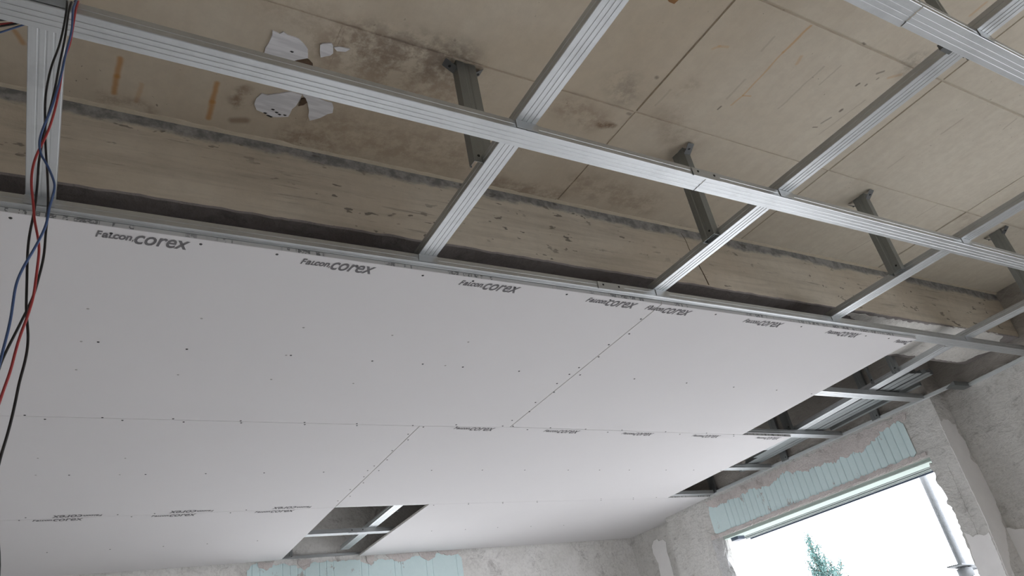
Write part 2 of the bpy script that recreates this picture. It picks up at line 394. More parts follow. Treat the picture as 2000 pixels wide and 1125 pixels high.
# pale patch on the beam underside by the window wall
flat_patch('plaster_patch', [(2.841, 1.668, 2.810), (2.954, 1.668, 2.810), (3.060, 1.670, 2.810), (3.445, 1.663, 2.810), (3.892, 1.652, 2.810), (4.170, 1.657, 2.810), (4.340, 1.809, 2.810), (4.287, 1.863, 2.810), (4.297, 1.952, 2.810), (4.261, 1.971, 2.810), (3.900, 1.957, 2.810), (3.643, 1.962, 2.810), (3.573, 2.016, 2.810), (3.309, 2.011, 2.810), (3.105, 2.005, 2.810), (3.051, 1.837, 2.810), (3.151, 1.767, 2.810), (2.949, 1.698, 2.810)], 'z', ZB-.0005, .006, rough_mat('pale_soffit_plaster', (.66, .645, .61), (.74, .725, .69), (.38, .35, .32), 1.5, .4), bm_, .02, .006, 3)
# crack in the beam face
tube('crack', [(2.015+dx, 1.6495, EYE+z) for dx, z in ((-.03, 1.50), (-.012, 1.47), (-.02, 1.43), (.0, 1.40), (.008, 1.36), (.02, 1.32), (.028, 1.27))], .0016, M_HOLE, bm_)

# walls -------------------------------------------------------------
Z0, Z1 = -.2, TOPZ+.01
WY0, WY1, WH = 2.35, 4.15, EYE+.846           # window opening
def wallpiece(name, lst, mat, parent=None): return boxes(name, lst, mat, parent)
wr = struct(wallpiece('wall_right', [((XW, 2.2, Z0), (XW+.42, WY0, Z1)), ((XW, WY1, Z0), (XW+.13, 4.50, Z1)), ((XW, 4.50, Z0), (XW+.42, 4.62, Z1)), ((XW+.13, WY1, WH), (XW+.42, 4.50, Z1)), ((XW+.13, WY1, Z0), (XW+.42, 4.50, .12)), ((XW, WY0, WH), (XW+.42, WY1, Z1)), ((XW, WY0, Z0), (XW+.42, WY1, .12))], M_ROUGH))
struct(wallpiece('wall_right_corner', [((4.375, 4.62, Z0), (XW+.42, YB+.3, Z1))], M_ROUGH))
# near part of the right wall, set back and slightly skewed
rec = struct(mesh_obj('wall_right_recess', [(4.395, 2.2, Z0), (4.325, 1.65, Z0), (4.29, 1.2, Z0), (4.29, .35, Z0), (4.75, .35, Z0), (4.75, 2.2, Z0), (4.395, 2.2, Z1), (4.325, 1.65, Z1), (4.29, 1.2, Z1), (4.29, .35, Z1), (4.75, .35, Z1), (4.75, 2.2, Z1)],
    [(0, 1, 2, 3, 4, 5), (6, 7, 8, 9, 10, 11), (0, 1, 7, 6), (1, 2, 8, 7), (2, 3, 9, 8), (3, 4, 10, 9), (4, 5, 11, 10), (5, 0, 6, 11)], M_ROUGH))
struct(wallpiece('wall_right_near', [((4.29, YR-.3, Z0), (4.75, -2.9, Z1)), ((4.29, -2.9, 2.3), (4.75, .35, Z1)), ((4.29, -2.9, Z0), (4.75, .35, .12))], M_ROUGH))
BX0, BX1, BZ0, BZ1 = 1.20, 2.64, .12, EYE+.80
struct(wallpiece('wall_back', [((XL-.3, YB, Z0), (BX0, YB+.35, Z1)), ((BX1, YB, Z0), (4.4, YB+.35, Z1)), ((BX0, YB, BZ1), (BX1, YB+.35, Z1)), ((BX0, YB, Z0), (BX1, YB+.35, BZ0))], M_ROUGHW))
struct(wallpiece('wall_left', [((XL-.3, YR-.3, Z0), (XL, YB+.3, Z1))], M_ROUGHW))
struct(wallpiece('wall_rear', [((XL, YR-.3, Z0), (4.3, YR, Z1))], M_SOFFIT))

# plaster and mortar layers on the walls
flat_patch('plaster_strip', [(4.218, 2.200, 2.537), (4.261, 2.200, 2.560), (4.316, 2.200, 2.565), (4.335, 2.200, 2.537), (4.372, 2.200, 2.532), (4.355, 2.200, 2.485), (4.385, 2.200, 2.434), (4.373, 2.200, 2.365), (4.350, 2.200, 2.326), (4.408, 2.200, 2.291), (4.398, 2.200, 2.232), (4.427, 2.200, 2.189), (4.413, 2.200, 2.132), (4.381, 2.200, 2.062), (4.384, 2.200, 2.026), (4.352, 2.200, 1.981), (4.358, 2.200, 1.949), (4.205, 2.200, 1.717), (4.173, 2.200, 1.719), (4.211, 2.200, 1.992)], 'y', 2.2, -.004, M_PLASTER, rec, .012, .003, 11)
flat_patch('plaster_patch', [(4.380, 2.251, 1.997), (4.380, 2.201, 1.953), (4.380, 2.155, 1.933), (4.380, 2.024, 1.898), (4.380, 2.028, 1.374), (4.380, 2.402, 1.430)], 'x', 4.372, .03, M_PLASTER, rec, .015, .003, 12)
flat_patch('plaster_patch', [(4.240, 2.348, 1.972), (4.240, 2.329, 1.956), (4.240, 2.313, 1.941), (4.240, 2.279, 1.945), (4.240, 2.252, 1.930), (4.240, 2.224, 1.939), (4.240, 2.246, 1.588), (4.240, 2.338, 1.436), (4.240, 2.426, 1.449), (4.240, 2.371, 1.765), (4.240, 2.357, 1.866)], 'x', XW, -.004, M_PLASTER, wr, .012, .003, 13)
flat_patch('plaster_strip', [(4.375, 5.008, 2.557), (4.375, 4.975, 2.586), (4.375, 4.924, 2.590), (4.375, 4.906, 2.569), (4.375, 4.856, 2.573), (4.375, 4.828, 2.545), (4.375, 4.843, 2.478), (4.375, 4.837, 2.383), (4.375, 4.839, 2.256), (4.375, 4.878, 2.107), (4.375, 5.011, 2.132), (4.375, 4.994, 2.329), (4.375, 4.987, 2.410), (4.375, 5.018, 2.500)], 'x', 4.375, -.004, M_PLASTER, bpy.data.objects['wall_right_corner'], .012, .003, 14)
# broken arris of the near jamb, standing a little into the opening
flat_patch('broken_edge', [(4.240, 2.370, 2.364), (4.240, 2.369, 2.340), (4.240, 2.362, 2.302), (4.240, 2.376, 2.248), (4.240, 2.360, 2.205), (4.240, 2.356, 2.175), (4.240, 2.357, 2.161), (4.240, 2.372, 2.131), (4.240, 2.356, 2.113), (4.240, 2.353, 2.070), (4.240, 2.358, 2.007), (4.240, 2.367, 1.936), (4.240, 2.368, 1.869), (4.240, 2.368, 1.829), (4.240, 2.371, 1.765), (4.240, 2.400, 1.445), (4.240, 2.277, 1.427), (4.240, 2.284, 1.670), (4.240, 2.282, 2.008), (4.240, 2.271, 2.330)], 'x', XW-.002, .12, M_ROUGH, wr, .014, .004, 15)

# broken masonry of the far jamb
jv = []; jf = []; nu, nz = 26, 70
rj = random.Random(3)
for a in range(nu+1):
    for b in range(nz+1):
        u = a/nu; z = .12+(WH-.12)*b/nz
        course = abs(((z/.19) % 1)-.5) > .46
        d = .02*math.sin(u*9+z*4)+.012*math.sin(z*31+u*5)+rj.uniform(-.010, .010)-(.014 if course else 0)
        jv.append((XW+.002+.135*u, WY1-.055+.10*u+d, z))
for a in range(nu):
    for b in range(nz):
        i = a*(nz+1)+b; jf.append((i, i+1, i+nz+2, i+nz+1))
base = len(jv)
for b in range(nz+1):
    jv.append((XW-.003, WY1+.03+rj.uniform(-.012, .012), .12+(WH-.12)*b/nz))
for b in range(nz): jf.append((base+b, base+b+1, b+1, b))
mesh_obj('jamb_masonry', jv, jf, M_JAMB, wr)
jf = None

# insulation boards let in above both windows ------------------------
def foam(name, a0, a1, top, bot, axis, face, out, seed, label):
    """grooved foam; a runs along the wall"""
    r = random.Random(seed); V = []; F = []; step = .005; n = int(abs(a1-a0)/step); t = bo = 0
    k = 0
    for i in range(n+1):
        a = a0+(a1-a0)*i/n
        e = min(i, n-i)*step
        t = .90*t+r.uniform(-.0035, .0035); bo = .85*bo+r.uniform(-.0015, .0015)
        zt = top(a)+t*1.4-max(0, .03-e)*.9; zb = bot+bo+max(0, .02-e)*.8
        gph = (a % .05)/.05; d = .0035 if gph < .09 else 0
        if axis == 'x': zt += .012
        for z, dd in ((zt, -.004), (zt, .004-d), (zb, .004-d), (zb, -.004)):
            V.append((face+out*dd, a, z) if axis == 'x' else (a, face+out*dd, z))
        if i:
            F += [(4*i-4+j, 4*i-4+j+1, 4*i+j+1, 4*i+j) for j in range(3)]
    o = mesh_obj(name, V, F, M_XPS)
    return tag(o, label, 'insulation board')
def topw(a):
    # exposed height varies along the lintel
    P = [(2.38, 1.06), (2.40, 1.085), (2.466, 1.097), (2.52, 1.094), (2.60, 1.07), (2.66, 1.043), (2.744, 1.026), (2.9, 1.031), (3.064, 1.037), (3.146, 1.048), (3.25, 1.07), (3.3, 1.078), (3.357, 1.083), (3.44, 1.07), (3.51, 1.062), (3.6, 1.07), (3.7, 1.083), (3.78, 1.075), (3.87, 1.063), (4.03, 1.073), (4.12, 1.082)]
    for (p, q), (p2, q2) in zip(P, P[1:]):
        if a <= p2: return EYE+q+(q2-q)*max(0, (a-p))/(p2-p)
    return EYE+1.05
foam('insulation_board', 2.41, 4.13, topw, EYE+.876, 'x', XW, -1, 21, 'pale blue-green grooved foam board over the big bright window')
foam('insulation_board', 1.12, 2.70, lambda a: EYE+1.117-.012*abs(math.sin(a*5.3))-.02*(1 if 1.9 < a < 2.0 or 1.45 < a < 1.52 else 0), EYE+.83, 'y', YB, -1, 22, 'pale blue-green grooved foam board on the back wall below the ceiling opening')
# mauve mortar smeared round the foam
rq = random.Random(9)
def smear(pts, axis, off, th, seed): return flat_patch('mortar_smear', pts, axis, off, th, M_MORTAR, wr if axis == 'x' else bpy.data.objects['wall_back'], .014, .006, seed)
smear([(XW, 2.36, EYE+.880), (XW, 4.18, EYE+.874), (XW, 4.18, EYE+.848), (XW, 2.36, EYE+.853)], 'x', XW, -.009, 31)
pts = [(XW, 2.36, EYE+1.125), (XW, 2.9, EYE+1.125), (XW, 3.6, EYE+1.125), (XW, 4.14, EYE+1.12)]
low = []; wk = 0
for i in range(172):
    a = 4.11-.01*i; wk = .82*wk+rq.uniform(-.006, .006); low.append((XW, a, min(EYE+1.11, topw(a)-.004+wk+.006*math.sin(a*23)+.005*math.sin(a*57))))
smear(pts+low, 'x', XW, -.007, 32)
for cx, w, hh in ((1.24, .12, .035), (1.5, .10, .05), (1.97, .07, .055), (2.2, .22, .04), (2.42, .16, .05), (2.6, .2, .02)):
    smear([(cx-w/2, YB, EYE+1.135), (cx+w/2, YB, EYE+1.135), (cx+w/3, YB, EYE+1.12-hh*.6), (cx, YB, EYE+1.115-hh), (cx-w/3, YB, EYE+1.12-hh*.5)], 'y', YB, -.007, int(cx*100))

# windows -------------------------------------------------------------
def window(label, head, name):
    return None
w1 = bpy.data.objects.new('window_1', None); COL.objects.link(w1); w1.location = (0, 0, 0); struct(w1, 'large bright window opening in the right wall')
boxes('window_head_frame', [((XW+.012, WY0-.01, WH-.012), (XW+.20, WY1-.02, WH+.004)), ((XW+.012, WY0-.01, WH-.022), (XW+.03, WY1-.02, WH-.010))], M_WHITE, w1)
boxes('window_track', [((XW+.20, WY0-.02, WH-.016), (XW+.30, WY1-.05, WH+.004)), ((XW+.225, WY0-.02, WH-.024), (XW+.235, WY1-.05, WH-.014)), ((XW+.265, WY0-.02, WH-.024), (XW+.275, WY1-.05, WH-.014))], M_FRGREY, w1)
box('window_seal', (XW+.30, WY0-.03, WH-.03), (XW+.315, WY1-.06, WH+.004), M_FRDARK, w1)
box('frame_end_block', (XW+.10, WY1-.13, WH-.035), (XW+.17, WY1-.06, WH-.008), M_FRDARK, w1)
w2 = bpy.data.objects.new('window_2', None); COL.objects.link(w2); struct(w2)
boxes('window_frame', [((BX0, YB+.2, BZ0), (BX0+.06, YB+.26, BZ1)), ((BX1-.06, YB+.2, BZ0), (BX1, YB+.26, BZ1)), ((BX0, YB+.2, BZ1-.06), (BX1, YB+.26, BZ1)), ((BX0, YB+.2, BZ0), (BX1, YB+.26, BZ0+.06))], M_WHITE, w2)

# ------------------------------------------------------------------ channels
PR = [(-.022, .021), (-.0285, .0262), (-.0285, .0262)]
def cprof(w=.028):
    p = [(-w+.007, .0230), (-w+.005, .0268), (-w, .0268), (-w, .0145), (-w+.0012, .0135), (-w, .0125), (-w, .0012), (-w+.0012, 0)]
    for c in (-.0125, 0, .0125):
        p += [(c-.0019, 0), (c-.0011, .0010), (c+.0011, .0010), (c+.0019, 0)]
    p += [(w-.0012, 0), (w, .0012), (w, .0125), (w-.0012, .0135), (w, .0145), (w, .0268), (w-.005, .0268), (w-.007, .0230)]
    return p
def channel(A, B, label, group, mat, w=.028, clips=(), joint=None):
    A = Vector(A); B = Vector(B); d = (B-A).normalized(); up = Vector((0, 0, 1)); u = d.cross(up)*-1 if abs(d.x) > abs(d.y) else d.cross(up)
    if abs(d.x) > abs(d.y): u = Vector((0, 1, 0)) - d*d.y; u.normalize()
    o = strip_extrude('ceiling_channel', cprof(w), A, B, u, up, mat)
    tag(o, label, 'metal channel', group)
    if joint:   # sleeve connector over the butt joint, seen on the near flank and from below
        J = A.lerp(B, joint[0]); L = joint[1]
        s = strip_extrude('joint_sleeve', [(-w-.0016, .0255), (-w-.0016, -.0014), (-w+.004, -.0014)], J-d*L*.5, J+d*L*.5, u, up, mat, .001, o)
        for q in (-.3, .3):
            screw_at(J+d*L*q+u*(-w-.0022)+up*.015, -u, o, .004)
    for c in clips:   # crossing connector: bent plate over the flank under the upper channel
        P = A + d*((c-(A.x if abs(d.x) > .5 else A.y))/(d.x if abs(d.x) > .5 else d.y))
        strip_extrude('crossing_clip', [(-w-.0012, .004), (-w-.0012, .0275)], P-d*.030, P+d*.030, u, up, mat, .001, o)
    return o
# screws
def head_mesh(name, r, mat):
    bm = bmesh.new(); bmesh.ops.create_cone(bm, cap_ends=True, segments=10, radius1=r, radius2=r*.7, depth=.0016)
    me = bpy.data.meshes.new(name); bm.to_mesh(me); bm.free(); me.materials.append(mat); return me
SCREW = head_mesh('screw', .0045, M_SCREW); DIMP = head_mesh('filled_screw', .0042, M_FILLED); SCREWM = {}
def screw_at(p, n, parent, r=.004):
    if r not in SCREWM: SCREWM[r] = head_mesh('screw', r, M_SCREW)
    o = bpy.data.objects.new('screw', SCREWM[r]); COL.objects.link(o); o.location = p
    o.rotation_euler = Vector(n).to_track_quat('Z', 'Y').to_euler(); o.parent = parent; return o

UX = [-.116, .837, 1.727, 2.672]          # upper channels that cross everything
GX = 'lower level ceiling channels'; GY = 'upper level ceiling channels'
mY = 1.050
channel((-2.6, mY, HC), (1.404, mY, HC), 'long lower channel with wires over it, left length up to its joint', GX, M_GX, joint=None, clips=(-.116, .837))
channel((1.405, mY-.0015, HC-.0012), (4.30, mY-.010, HC-.0012), 'long lower channel continuing right of the joint, nearest the camera but one', GX, M_GX, joint=(.0, .10), clips=(1.727, 2.672, 3.60))
channel((-.2, .432, HC+.001), (1.470, .432, HC+.001), 'channel length at the top right, left of its stepped joint', GX, M_GX, .0295)
channel((1.471, .430, HC-.001), (4.28, .426, HC-.001), 'channel length at the top right, right of its stepped joint', GX, M_GX, clips=(1.727, 2.672))
channel((-2.6, 1.627, HC), (1.50, 1.627, HC), 'channel along the printed plasterboard edge, left length', GX, M_GX, clips=(-.116, .837))
channel((1.501, 1.626, HC), (4.34, 1.626, HC), 'channel along the printed plasterboard edge, right length running to the wall', GX, M_GX, joint=(.0, .11), clips=(1.727, 2.672, 3.66))
channel((-1, 2.238, HC), (4.215, 2.243, HC), 'bare channel end crossing the gap at the window wall, nearest the beam', GX, M_GX, clips=(3.74,))
channel((-1, 2.822, HC), (4.215, 2.828, HC), 'bare channel end in the gap beside the second plasterboard row corner', GX, M_GX)
channel((-1, 3.43, HC), (4.215, 3.44, HC), 'bare channel end in the gap halfway along the second plasterboard row', GX, M_GX)
channel((-1, 4.02, HC), (4.215, 4.025, HC), 'bare channel end at the pointed far tip of the gap', GX, M_GX)
channel((-1, 4.644, HC), (1.66, 4.652, HC), 'channel across the ceiling opening, left length up to its sleeve', GX, M_GX)
channel((1.661, 4.650, HC-.001), (4.34, 4.655, HC-.001), 'channel across the ceiling opening, right length with the sleeve', GX, M_GX, joint=(.0, .12), clips=(1.75,))

channel((-.116, -1.2, HY), (-.116, 5.20, HY), 'upper channel behind the hanging wires at far left', GY, M_GY, .029)
channel((.828, -1.2, HY), (.848, 5.20, HY), 'upper channel nearest the torn white paper patches, second from left', GY, M_GY, .0275)
channel((1.742, -.6, HY), (1.716, 1.62, HY), 'upper channel in the middle of the picture, third from left', GY, M_GY, .028)
channel((1.752, 3.9, HY), (1.766, 5.20, HY), 'upper channel seen through the square opening in the plasterboard', GY, M_GY, .030)
channel((2.678, -1.2, HY), (2.682, 5.20, HY), 'upper channel crossing at the right, fourth from left', GY, M_GY, .031)
channel((3.628, -.6, HY), (3.665, 1.70, HY), 'upper channel next to the end of the beam, fifth from left', GY, M_GY, .036)
channel((3.665, 1.701, HY), (3.88, 3.15, HY), 'upper channel over the gap beside the window wall', GY, M_GY, .034)

# perimeter channel on the walls
def perimeter(A, B, n, label, mat):
    """U-profile on the wall; n points into the room"""
    o = strip_extrude('perimeter_channel', [(.0, 0), (.024, 0), (.024, .016), (.022, .016)], A, B, n, (0, 0, 1), mat, .0009)
    return tag(o, label, 'metal channel', 'perimeter channels on the walls')
p1 = perimeter((XW-.001, 2.045, HC-.001), (XW-.001, 4.60, HC-.001), (-1, 0, 0), 'galvanised perimeter channel along the wall above the big window', M_ZL)
perimeter((4.371, 2.03, HC-.001), (4.326, 1.66, HC-.001), (-1, -.1, 0), 'galvanised perimeter channel on the set-back wall at the right edge', M_ZL)
perimeter((4.326, 1.659, HC-.001), (4.29, 1.2, HC-.001), (-1, -.1, 0), 'galvanised perimeter channel leaving the picture at the right edge', M_GY)
perimeter((-1, YB-.001, HC-.001), (4.37, YB-.001, HC-.001), (0, -1, 0), 'galvanised perimeter channel on the back wall inside the ceiling opening', M_GX)
tag(mesh_obj('corner_bracket', [(XW-.03, 2.075, HC-.003), (XW-.03, 2.02, HC-.003), (4.368, 2.015, HC-.003), (4.375, 2.07, HC-.003), (XW-.03, 2.075, HC), (XW-.03, 2.02, HC+.022), (4.368, 2.015, HC+.022), (4.375, 2.07, HC)], BF, M_HANG), 'bent dark metal piece bridging the step in the right wall', 'bracket')

# hangers ------------------------------------------------------------
def hanger(x, y, face, label, zb=None, wide=.052, deep=.026, tabs=True, ztop=None, lean=(0, 0)):
    """piece of channel from slab to upper channel; face '-y' or '-x' is where the web looks"""
    zb = HY+.003 if zb is None else zb; zt = (TOPZ if ztop is None else ztop)-.001
    r = bpy.data.objects.new('ceiling_hanger', None); COL.objects.link(r); r.location = (x, y, zb)
    tag(r, label, 'hanger', 'vertical hangers between slab and channels')
    u, v = ((1, 0, 0), (0, 1, 0)) if face == '-y' else ((0, 1, 0), (1, 0, 0))
    pr = [(0+.006, deep), (0, deep), (0, 0), (wide*.36, 0), (wide*.42, .0015), (wide*.58, .0015), (wide*.64, 0), (wide, 0), (wide, deep), (wide-.006, deep)]
    hh = zt-zb
    o = strip_extrude('hanger_strip', pr, (lean[0], lean[1], 0), (0, 0, hh), u, v, M_HANG, .001, r)
    U = Vector(u); Vv = Vector(v)
    if tabs:
        for s_, (a0, a1) in enumerate(((0, -.030), (wide, wide+.026))):
            A0 = U*a0; A1 = U*a1
            q = [A0+Vector((0, 0, hh-.026)), A1+Vector((0, 0, hh-.004)), A1+Vv*deep+Vector((0, 0, hh-.004)), A0+Vv*deep+Vector((0, 0, hh-.026))]
            mesh_obj('hanger_tab', [p for p in q]+[p+Vector((0, 0, .0015)) for p in q], BF, M_TAB, r)
            t = (A0+A1)/2+Vv*deep*.5+Vector((0, 0, hh-.017)); screw_at(t, (0, 0, -1), r, .0045)
    screw_at(U*wide*.25-Vv*.0015+Vector((0, 0, .02)), -Vv, r, .004)
    return r
hanger(.783, 1.185, '-y', 'wide grey hanger beside the torn white paper patches', wide=.058, zb=HY+.004)
hanger(1.668, 1.262, '-x', 'grey hanger in the middle of the picture, right of the widest one', lean=(0, 0))
hanger(2.608, 1.235, '-x', 'grey hanger third from left, at the joint between two slab panels')
hanger(3.585, 1.215, '-x', 'grey hanger cut by the right edge of the picture')
hh_ = hanger(1.762, .452, '-y', 'dark hanger at the top edge behind the stepped joint', wide=.024, deep=.02)
box('hanger_foot', (-.090, .012, -.004), (-.052, .026, .012), M_TAB, hh_)
hanger(3.655, 1.985, '-x', 'hanger in the gap just behind the pale end of the beam', wide=.035)
hanger(3.66, 2.14, '-x', 'thin dark hanger in the gap behind the beam', wide=.014, deep=.012, tabs=False)
hanger(3.745, 2.80, '-x', 'wide dark hanger in the gap at the second plasterboard corner', wide=.05)
for yy, lb in ((2.545, 'short dark hanger on the wall channel between the first two bare channel ends'), (3.285, 'short dark hanger on the wall channel beside the second plasterboard row'), (4.02-.02, 'short dark hanger on the wall channel nearest the back wall')):
    hanger(XW-.031, yy-.03, '-x', lb, zb=HC+.004, wide=.055, deep=.02)
hanger(1.352, 5.19, '-y', 'dark hanger inside the ceiling opening near the back wall', zb=HC+.004, wide=.05)
hanger(1.80, 4.28, '-y', 'thin hanger at the top edge of the ceiling opening', wide=.012, deep=.010, tabs=False)

# loose profiles lying on the grid ------------------------------------
GL = 'loose spare profiles lying on the channel grid'
for i, (xa, ya, xb, yb, z, w, lb) in enumerate((
    (3.80, 2.00, 3.955, 3.30, .030, .022, 'loose profile lying on the grid, closest to the fifth upper channel'),
    (3.85, 1.99, 4.01, 3.42, .030, .022, 'loose profile lying on the grid, with a black shadow line beside it'),
    (3.915, 1.975, 4.07, 3.55, .032, .018, 'loose profile lying on the grid, longest towards the pale beam end'),
    (3.965, 1.99, 4.12, 3.60, .034, .018, 'loose profile lying on the grid, ending level with the wall step'),
    (4.055, 2.12, 4.13, 2.80, .031, .014, 'short loose profile on the grid nearest the window wall'))):
    A = Vector((xa, ya, HC+z)); B = Vector((xb, yb, HC+z)); d = (B-A).normalized(); u = d.cross(Vector((0, 0, 1)))
    o = strip_extrude('loose_profile', [(-w, .024), (-w, 0), (w, 0), (w, .024)], A, B, u, (0, 0, 1), M_GY, .0009); o.data.materials[0] = M_HANG; tag(o, lb, 'metal profile', GL)

# ------------------------------------------------------------------ plasterboards
def board(pts, label):
    """pts: outline of the underside, near edge first point pair"""
    n = len(pts); P = [Vector((x, y, H)) for x, y in pts]
    c = sum(P, Vector())/n; ins = [p+(c-p).normalized()*.0012 for p in P]
    V = [Vector((p.x, p.y, H)) for p in ins]+[Vector((p.x, p.y, H+.0012)) for p in P]+[Vector((p.x, p.y, HC-.0003)) for p in P]
    F = [tuple(range(n)), tuple(range(3*n-1, 2*n-1, -1))]; MI = [0, 0]
    for k in (0, n):
        for i in range(n):
            j = (i+1) % n; F.append((k+i, k+j, k+n+j, k+n+i))
            e = P[j]-P[i]; MI.append(0 if k == 0 else (1 if abs(e.x) > abs(e.y) else 2))
    o = mesh_obj('plasterboard', V, F, None, None, [M_BOARD, M_EDGE, M_CORE], MI)
    return tag(o, label, 'plasterboard', 'plasterboards screwed under the channels')
g = .0013
b1 = board([(-.9, 1.619), (1.735-g, 1.622), (1.762-g, 2.780), (1.315, 2.795-g), (-.9, 2.801-g)], 'large plasterboard under the edge channel, left of the slanted joint, with four full logos')
b2 = board([(1.735+g, 1.622), (3.243, 1.619), (3.309, 2.800), (1.762+g, 2.778)], 'plasterboard with logos along the edge channel, right of the slanted joint up to the gap')
b3 = board([(-.9, 2.801+g), (1.315-g, 2.795+g), (1.319-g, 4.004-g), (-.9, 4.070-g)], 'middle row plasterboard at left with upside-down logos on its far edge')
b4 = board([(1.315+g, 2.795+g), (1.762, 2.780+g), (3.309, 2.802), (3.735, 2.812), (3.773, 4.027), (1.886, 4.001), (1.319+g, 4.003)], 'middle row plasterboard at right with five small logos on its near edge')
b5 = board([(-.9, 4.070+g), (1.319, 4.004+g), (1.330, 5.215), (.95, 5.232), (.0, 5.258), (-.9, 5.259)], 'far row plasterboard at lower left, ending at the square opening')
b6 = board([(1.888, 4.001+g), (3.773, 4.029), (4.20, 4.035), (4.234, 4.60), (4.238, 4.618), (4.37, 4.64), (4.37, 5.259), (1.884, 5.246)], 'brightest plasterboard in the far corner between opening and window wall')

def screws(parent, pts, mesh=None):
    for p in pts:
        o = bpy.data.objects.new('screw', mesh or SCREW); COL.objects.link(o); o.location = (p[0], p[1], H-.0003); o.rotation_euler = (math.pi, 0, 0); o.parent = parent
screws(b1, [(-0.167, 1.640, 2.682), (0.033, 1.647, 2.682), (0.231, 1.641, 2.682), (0.418, 1.640, 2.682), (0.638, 1.647, 2.682), (0.837, 1.646, 2.682), (0.999, 1.639, 2.682), (1.149, 1.644, 2.682), (1.344, 1.642, 2.682), (1.521, 1.640, 2.682), (1.710, 1.642, 2.682), (0.045, 2.214, 2.682), (0.287, 2.220, 2.682), (0.605, 2.212, 2.682), (0.887, 2.211, 2.682), (1.077, 2.207, 2.682), (1.240, 2.208, 2.682), (1.486, 2.209, 2.682), (1.722, 2.205, 2.682), (1.727, 1.733, 2.682), (1.729, 1.937, 2.682), (1.727, 2.141, 2.682), (1.757, 2.380, 2.682), (1.719, 2.296, 2.682), (1.731, 2.493, 2.682), (1.759, 2.594, 2.682), (1.728, 2.699, 2.682), (-0.133, 2.790, 2.682), (0.098, 2.793, 2.682), (0.327, 2.787, 2.682), (0.566, 2.790, 2.682), (0.811, 2.788, 2.682), (1.028, 2.787, 2.682), (1.280, 2.791, 2.682), (1.479, 2.769, 2.682), (1.717, 2.769, 2.682)])
screws(b1, [(0.007, 2.021, 2.682), (0.002, 2.218, 2.682), (-0.001, 2.411, 2.682), (0.296, 2.018, 2.682), (0.289, 2.408, 2.682), (0.593, 2.018, 2.682), (0.886, 2.016, 2.682), (1.168, 2.015, 2.682), (0.883, 2.402, 2.682), (0.588, 2.405, 2.682), (0.590, 2.214, 2.682), (1.167, 2.206, 2.682)], DIMP)
screws(b2, [(1.757, 1.843, 2.682), (1.753, 2.039, 2.682), (1.774, 2.203, 2.682), (2.012, 1.640, 2.682), (2.492, 1.644, 2.682), (2.913, 1.647, 2.682), (3.070, 1.643, 2.682), (2.060, 2.204, 2.682), (2.364, 2.208, 2.682), (2.669, 2.216, 2.682), (2.965, 2.216, 2.682), (3.239, 2.229, 2.682), (1.772, 2.768, 2.682), (1.983, 2.774, 2.682), (2.194, 2.779, 2.682), (2.422, 2.779, 2.682), (2.719, 2.784, 2.682), (3.021, 2.790, 2.682), (3.243, 2.803, 2.682)])
screws(b3, [(-0.074, 2.822, 2.682), (0.163, 2.814, 2.682), (0.367, 2.815, 2.682), (0.572, 2.810, 2.682), (0.818, 2.810, 2.682), (1.035, 2.807, 2.682), (1.300, 2.893, 2.682), (1.306, 3.102, 2.682), (1.296, 3.316, 2.682), (1.301, 3.478, 2.682), (1.299, 3.684, 2.682), (1.296, 3.880, 2.682), (0.024, 3.418, 2.682), (0.306, 3.416, 2.682), (0.547, 3.412, 2.682), (0.798, 3.407, 2.682), (1.074, 3.402, 2.682), (-0.122, 4.013, 2.682), (0.252, 4.011, 2.682), (0.414, 4.013, 2.682), (0.846, 4.000, 2.682)])
screws(b3, [(-0.088, 3.216, 2.682), (0.210, 3.214, 2.682), (-0.092, 3.415, 2.682), (0.208, 3.417, 2.682)], DIMP)
screws(b4, [(1.336, 2.805, 2.682), (1.494, 2.795, 2.682), (1.871, 2.804, 2.682), (2.354, 2.811, 2.682), (2.846, 2.815, 2.682), (3.265, 2.825, 2.682), (1.328, 2.962, 2.682), (1.329, 3.228, 2.682), (1.287, 3.384, 2.682), (1.345, 3.385, 2.682), (1.333, 3.576, 2.682), (1.338, 3.801, 2.682), (1.631, 3.386, 2.682), (1.928, 3.387, 2.682), (2.197, 3.392, 2.682), (2.492, 3.397, 2.682), (2.718, 3.400, 2.682), (2.945, 3.404, 2.682), (3.243, 3.409, 2.682), (3.480, 3.413, 2.682), (3.736, 3.428, 2.682), (2.150, 4.006, 2.682), (2.392, 4.008, 2.682), (2.647, 4.009, 2.682), (3.151, 3.996, 2.682), (3.435, 4.002, 2.682), (3.649, 4.007, 2.682)])
screws(b5, [(-0.147, 4.055, 2.682), (0.316, 4.054, 2.682), (0.776, 4.043, 2.682), (-0.022, 4.676, 2.682), (0.273, 4.681, 2.682), (0.539, 4.674, 2.682), (0.771, 4.668, 2.682), (1.051, 4.656, 2.682)])
screws(b6, [(1.924, 4.021, 2.682), (2.161, 4.029, 2.682), (2.404, 4.030, 2.682), (2.661, 4.032, 2.682), (3.177, 4.033, 2.682), (3.464, 4.040, 2.682), (2.438, 4.640, 2.682), (2.688, 4.629, 2.682), (2.976, 4.648, 2.682), (3.278, 4.668, 2.682), (2.181, 4.635, 2.682)])

